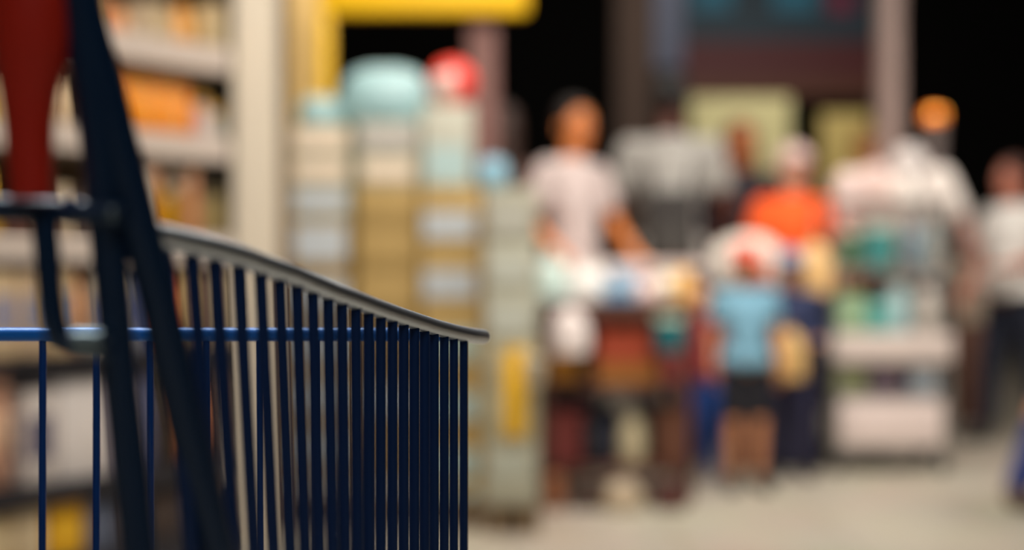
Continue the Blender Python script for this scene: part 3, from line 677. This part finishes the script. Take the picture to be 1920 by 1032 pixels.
# brown haired shopper facing the camera in front of the pale poster
person('brown haired shopper in dark navy clothes in front of the pale poster panel', (X(1388, 8.1), 8.1), .15, 1.80, (190, 110, 60), (112, 62, 34), (34, 28, 38), (30, 28, 32), sleeve='long', hairstyle='long', arms=('bent', 'down'))
# orange shirt
person('shopper in a bright orange shirt and black trousers with a pale pink cap', (X(1488, 7.35), 7.35), .15, 1.585, (226, 170, 140), (200, 180, 172), (255, 96, 26), (20, 20, 24), hat=(228, 196, 188),
       arms=(((.27, -.02, 1.13), (.22, -.15, 1.0), (0, -.6, -.8)), 'low'), bulk=1.22)
# pink shirt
person('tan faced shopper in a pale pink shirt behind the rolling rack', (X(1610, 8.2), 8.2), .5, 1.76, (212, 138, 84), (160, 120, 60), (236, 206, 200), (70, 66, 70), lean=.12, arms=('low', 'reach'), bulk=1.35, sleeve='long')
# white shirt bending
person('person in a white shirt bending forward over the rolling rack', (X(1748, 6.95), 7.5), -.2, 1.80, (184, 140, 128), (214, 204, 200), (244, 232, 224), (120, 112, 110), lean=.34, head_drop=2.3, sleeve='short', arms=(((.23, -.1, 1.16), (.2, -.2, .96), (0, -.5, -.8)), ((.30, -.05, 1.13), (.36, -.08, .92), (0, -.3, -.9))), bulk=1.15)
# white shirt at right edge
person('walking person in a white shirt and dark navy trousers near the aisle on the right', (X(1900, 7.9), 7.9), -1.1, 1.56, (196, 120, 96), (88, 54, 46), (240, 236, 230), (26, 32, 50), stride=.12, arms=('low', 'bent'), bulk=1.12)
# blue jeans at the frame's edge
person('person in blue jeans at the very edge of the aisle, only a leg in view', (X(2045, 5.6), 5.6), PI * .5, 1.70, (200, 140, 110), (60, 40, 30), (70, 76, 110), (46, 62, 128), shoes=(120, 96, 80), sleeve='long', arms=('down', 'down'), stride=.20)
# children
person('child in a light blue shirt and dark shorts with a coral red cap', (X(1398, 6.2), 6.2), .1, 1.05, (206, 140, 100), (90, 30, 24), (122, 172, 196), (26, 26, 34), hat=(222, 96, 76), shorts=True, child=True, arms=('down', 'down'), bulk=1.05)
person('child in a dark red top and bright blue jeans beside the display table', (X(1312, 6.6), 6.6), -.2, .90, (238, 180, 140), (40, 38, 66), (150, 42, 52), (30, 78, 160), shoes=(150, 140, 170), child=True, arms=('low', 'down'), bulk=1.1)
person('child in navy clothes with a grey blue cap carrying a yellow bag', (X(1484, 6.55), 6.56), 0, 1.03, (170, 120, 96), (60, 60, 80), (34, 44, 80), (42, 42, 76), hat=(120, 132, 160), child=True, sleeve='long', arms=('bent', 'bent'), bulk=1.1)
# brown haired person between stack and woman
person('person with long dark brown hair in a brown jacket behind the small blue bundle', (X(938, 6.95), 6.95), PI + .3, 1.76, (96, 60, 46), (58, 36, 28), (82, 58, 50), (50, 40, 40), sleeve='long', hairstyle='long', bulk=.9)
# bags carried
t = sack('carrier_bag', 'yellow carrier bag held in front of the child in navy clothes', 'bag', (X(1480, 6.40), 6.395, zpx(712, 6.4)), (.145, .10, .235), (220, 178, 110))
t = sack('carrier_bag', 'peach coloured bag hanging on the left side of the rolling rack', 'bag', (1.432, 6.72, zpx(556, 6.65)), (.160, .12, .27), (236, 190, 126), seed=3)

# ------------------------------------------------------------------ display table with goods
WOOD = M('dark_stained_wood', (86, 48, 34), .6, bump=.2); DTW = M('table_white_edge', (214, 196, 190), .5)
TX0, TX1, TY0, TY1 = X(1012, 6.0), X(1290, 6.0), 5.85, 6.35
dt = thing('display_table', 'three tier dark wooden display table loaded with mixed goods', 'display table', ((TX0 + TX1) / 2, (TY0 + TY1) / 2, 0))
def rt(mb, name, m): return rel(mb, name, m, dt)
for x in (TX0 + .02, TX1 - .02):
    for y in (TY0 + .02, TY1 - .02): rt(MB().b2((x - .018, y - .018, 0), (x + .018, y + .018, 1.02 if y > 6.2 else .80), .003), 'post', WOOD)
for z in (.13, .47, .77): rt(MB().b2((TX0, TY0, z), (TX1, TY1, z + .025), .004), 'shelf', WOOD)
rt(MB().b2((TX0 - .01, TY1 - .06, .955), (.86, TY1 + .06, 1.0), .006), 'ledge', DTW)
rt(MB().b2((TX0, TY0 - .012, .77), (TX1, TY0, .84), .003), 'front_lip', WOOD)
def at6(px, D): return X(px, D)
ZT = .7952
bottle('white_jug', 'large pale mint rounded jug at the left end of the display table', 'jug', (X(1034, 5.93), 5.95, ZT), .078, .25, (196, 216, 208), (206, 220, 214))
sack('plastic_bag', 'white plastic bag behind the pale jug on the display table', 'bag', (X(1105, 6.2), 6.22, ZT), (.20, .16, .20), (226, 222, 216), seed=5)
sack('plastic_bag', 'small round white bag hanging over the front lip of the display table', 'bag', (X(1070, 5.74), 5.78, .62), (.155, .11, .20), (236, 222, 218), seed=6)
carton('blue_pack', 'light blue carton with a deeper blue band on the display table', 'carton', (X(1160, 5.95), 5.98, ZT), (.15, .15, .13), (176, 196, 214), (60, 130, 170), bandface='n')
carton('blue_pack', 'grey blue carton at the back of the display table beside the ledge', 'carton', (X(1175, 6.2), 6.22, ZT), (.13, .12, .165), (150, 172, 196), None)
pouch('snack_packet', 'pale pink packet right of the light blue carton on the table', 'packet', (X(1214, 5.92), 5.93, ZT), (.09, .07, .13), (230, 196, 190), (236, 210, 206))
pouch('snack_packet', 'cream packet above the teal tub on the display table', 'packet', (X(1250, 5.97), 6.02, ZT), (.085, .07, .15), (226, 214, 190), None)
carton('tall_carton', 'yellow orange carton standing on the display table', 'carton', (X(1281, 6.1), 6.12, ZT), (.07, .08, .17), (244, 186, 96), None)
jar('navy_jar', 'dark navy jar behind the pink packet on the table', 'jar', (X(1226, 6.15), 6.2, ZT), .035, .15, (46, 50, 84), (50, 52, 86))
tub('teal_tub', 'teal tub with a pale green lid hanging at the table front', 'tub', (X(1256, 5.78), 5.782, .64), .062, .135, (0, 122, 136), (186, 208, 184))
# ochre and rust baskets
def basket(label, c, d, col, fill=None):
    t = thing('woven_basket', label, 'basket', c, 0, 'woven baskets on the display table'); m = M('wicker_%d_%d_%d' % col, col, .8, bump=.6, scale=70)
    mb = MB(); w_, dp, h = d
    mb.box((0, 0, .006), (w_, dp, .012))
    for sx_ in (-1, 1): mb.box((sx_ * (w_ / 2 - .005), 0, h / 2), (.01, dp, h))
    for sy_ in (-1, 1): mb.box((0, sy_ * (dp / 2 - .005), h / 2), (w_, .01, h))
    mb.build('woven_body', m, t, smooth=False)
    r = MB(); q = [(-w_ / 2, -dp / 2, h), (w_ / 2, -dp / 2, h), (w_ / 2, dp / 2, h), (-w_ / 2, dp / 2, h), (-w_ / 2, -dp / 2, h)]
    for a, b in zip(q, q[1:]): r.tube([a, b], .009, 8)
    r.build('rim', m, t)
basket('ochre woven basket below the white bag, left end of the middle tier', (X(1052, 5.98), 6.0, .4952), (.155, .26, .15), (196, 134, 44))
basket('ochre brown shallow tray under the rust red basket', (X(1172, 6.02), 6.02, .4952), (.255, .27, .072), (170, 108, 44))
basket('rust red woven basket stacked on the ochre brown tray', (X(1165, 6.02), 6.02, .5765), (.235, .26, .155), (166, 66, 38))
sack('ochre_sack', 'ochre paper bag standing inside the ochre basket', 'bag', (X(1052, 5.98), 6.0, .5078), (.12, .18, .17), (196, 134, 44), seed=40, knot=False)
basket('pinkish red basket at the right end of the middle tier', (X(1260, 6.0), 6.02, .4952), (.115, .26, .11), (206, 104, 104))
basket('maroon basket at the left end of the lowest tier', (X(1056, 5.98), 6.0, .1552), (.155, .28, .22), (112, 44, 40))
basket('brown basket at the right end of the lowest tier', (X(1256, 6.0), 6.02, .1552), (.13, .28, .22), (108, 66, 46))
sack('paper_sack', 'beige paper sack in the middle of the lowest tier', 'sack', (X(1186, 5.95), 5.97, .1552), (.12, .14, .23), (196, 182, 148), rough=.8, seed=9)
sack('paper_sack', 'slate blue sack behind the beige sack on the lowest tier', 'sack', (X(1140, 6.05), 6.12, .1552), (.13, .14, .25), (70, 78, 108), rough=.8, seed=10)
carton('dark_carton', 'near black carton beside the maroon basket on the lowest tier', 'carton', (X(1115, 5.98), 5.95, .1552), (.075, .14, .17), (24, 24, 34))
# on the floor in front
carton('floor_carton', 'brown orange carton on the floor at the left foot of the display table', 'carton', (X(1040, 5.75), 5.76, 0), (.07, .12, .13), (150, 92, 58))
sack('floor_sack', 'pale sack lying on the floor under the beige paper sack', 'sack', (X(1168, 5.72), 5.72, 0), (.16, .14, .13), (176, 156, 130), seed=12, knot=False)
carton('floor_carton', 'dark maroon carton on the floor in front of the display table', 'carton', (X(1255, 5.75), 5.76, 0), (.12, .12, .09), (80, 38, 34))
carton('floor_carton', 'dark brown low carton on the floor between the pale sack and brown carton', 'carton', (X(1100, 5.78), 5.78, 0), (.13, .12, .08), (66, 46, 38))

# ------------------------------------------------------------------ checkout counter with white sack
ct = thing('checkout_counter', 'low grey checkout counter behind the children carrying a white sack', 'counter', (X(1445, 7.0), 6.95, 0))
MB().b2((-.22, -.14, 0), (.20, .14, .86), .006).build('cabinet', M('counter_dark', (46, 44, 54), .6), ct)
MB().b2((-.23, -.15, .86), (.21, .15, .89), .006).build('worktop', M('counter_top', (190, 180, 176), .4), ct)
sack('white_sack', 'big white plastic sack lying on the counter before the orange shirted shopper', 'sack', (X(1405, 6.8), 6.85, .8905), (.36, .22, .26), (228, 218, 206), seed=20, knot=False)
pouch('coral_packet', 'coral red packet leaning on the white sack', 'packet', (X(1425, 6.6), 6.72, .8905), (.12, .05, .12), (232, 120, 96), None)

# ------------------------------------------------------------------ rolling rack
RX0, RX1, RY0, RY1 = X(1562, 6.7), X(1784, 6.7), 6.7, 7.12
rk = thing('rolling_rack', 'grey metal rolling rack stacked with green and white goods', 'rack', ((RX0 + RX1) / 2, 6.9, 0))
GM = mat('rack_steel', srgb(168, 166, 160), .35, .7, var=.05); WHT = M('rack_fascia', (212, 196, 188), .5)
for x in (RX0 + .012, RX1 - .012):
    for y in (RY0 + .012, RY1 - .012): rel(MB().tube([(x, y, .09), (x, y, 1.30)], .012, 12), 'post', GM, rk)
for z in (.11, .355, .64, .955, 1.27): rel(MB().b2((RX0 + .01, RY0 + .01, z), (RX1 - .01, RY1 - .01, z + .018), .003), 'shelf', GM, rk)
rel(MB().b2((RX0 - .005, RY0 - .012, .525), (RX1 + .005, RY0 - .002, .665), .003), 'fascia', WHT, rk)
for x in (RX0 + .03, RX1 - .03):
    for y in (RY0 + .04, RY1 - .04):
        cw = rel(MB().tube([(x - .014, y, .041), (x + .014, y, .041)], .04, 18), 'castor_wheel', BLK, rk)
        rel(MB().b2((x - .02, y - .02, .07), (x + .02, y + .02, .11)), 'castor_fork', STEEL, cw)
def R6(px): return X(px, 6.72)
tub('green_tub', 'dark green tub at the left of the rack\'s second tier from the top', 'tub', (R6(1597), 6.80, .9735), .062, .17, (82, 118, 88), (180, 188, 168))
tub('teal_tub', 'large teal tub with a pale lid on the rack\'s upper tier', 'tub', (R6(1658), 6.83, .9735), .095, .205, (72, 146, 144), (190, 206, 194))
bottle('clear_bottle', 'grey blue bottle right of the big teal tub on the rack', 'bottle', (R6(1722), 6.80, .9735), .045, .24, (120, 140, 152), (190, 190, 186))
bottle('clear_bottle', 'pale grey bottle at the rack\'s right upper corner', 'bottle', (R6(1758), 6.80, .9735), .042, .26, (160, 164, 160), (210, 206, 200))
carton('green_box', 'light green carton at the left of the rack\'s third tier', 'carton', (R6(1598), 6.82, .6585), (.14, .14, .19), (128, 158, 118), (160, 186, 150), bandface='n')
carton('teal_box', 'teal carton in the middle of the rack\'s third tier', 'carton', (R6(1650), 6.82, .6585), (.10, .14, .15), (86, 160, 152), None)
jar('pale_blue_jar', 'round pale blue jar on the rack\'s third tier', 'jar', (R6(1692), 6.80, .6585), .055, .23, (176, 204, 206), (186, 210, 210))
bottle('pale_bottle', 'cream bottle at the right of the rack\'s third tier', 'bottle', (R6(1748), 6.79, .6585), .05, .26, (206, 196, 186), (150, 168, 180))
carton('olive_box', 'olive green carton on the rack\'s fourth tier', 'carton', (R6(1598), 6.80, .3735), (.14, .14, .14), (130, 134, 96), None)
carton('purple_box', 'dark purple carton on the rack\'s fourth tier', 'carton', (R6(1663), 6.80, .3735), (.15, .14, .13), (84, 66, 84), (110, 92, 100), bandface='n')
carton('blue_box', 'grey blue carton at the right of the rack\'s fourth tier', 'carton', (R6(1735), 6.80, .3735), (.12, .14, .14), (120, 140, 158), (190, 190, 190), bandface='n')
carton('white_box', 'wide white carton on the rack\'s bottom tier', 'carton', ((RX0 + RX1) / 2, 6.82, .1285), (.49, .22, .215), (222, 204, 198), None)
for i, (px, wd, h, col, nm) in enumerate(((1600, .135, .17, (232, 206, 200), 'pale pink'), (1654, .125, .20, (226, 198, 190), 'dusty pink'), (1706, .12, .15, (240, 230, 222), 'white'))):
    sack('goods_bag', '%s bag on the very top of the rolling rack' % nm, 'bag', (R6(px) + .005, 6.86, 1.2885), (wd, .2, h), col, seed=30 + i, knot=False)
# grey floor mat and brown stand at the right of the rack
t = thing('cardboard_stand', 'reddish brown cardboard display stand right of the rolling rack', 'display stand', (X(1818, 8.9), 8.9, 0))
MB().b2((-.075, -.09, 0), (.075, .09, .62), .004).build('column', M('brown_board', (126, 88, 74), .8), t)
MB().b2((-.09, -.10, .62), (.09, .10, 1.0), .006).build('tray', M('beige_board', (196, 178, 158), .8), t)
bpy.context.view_layer.update()
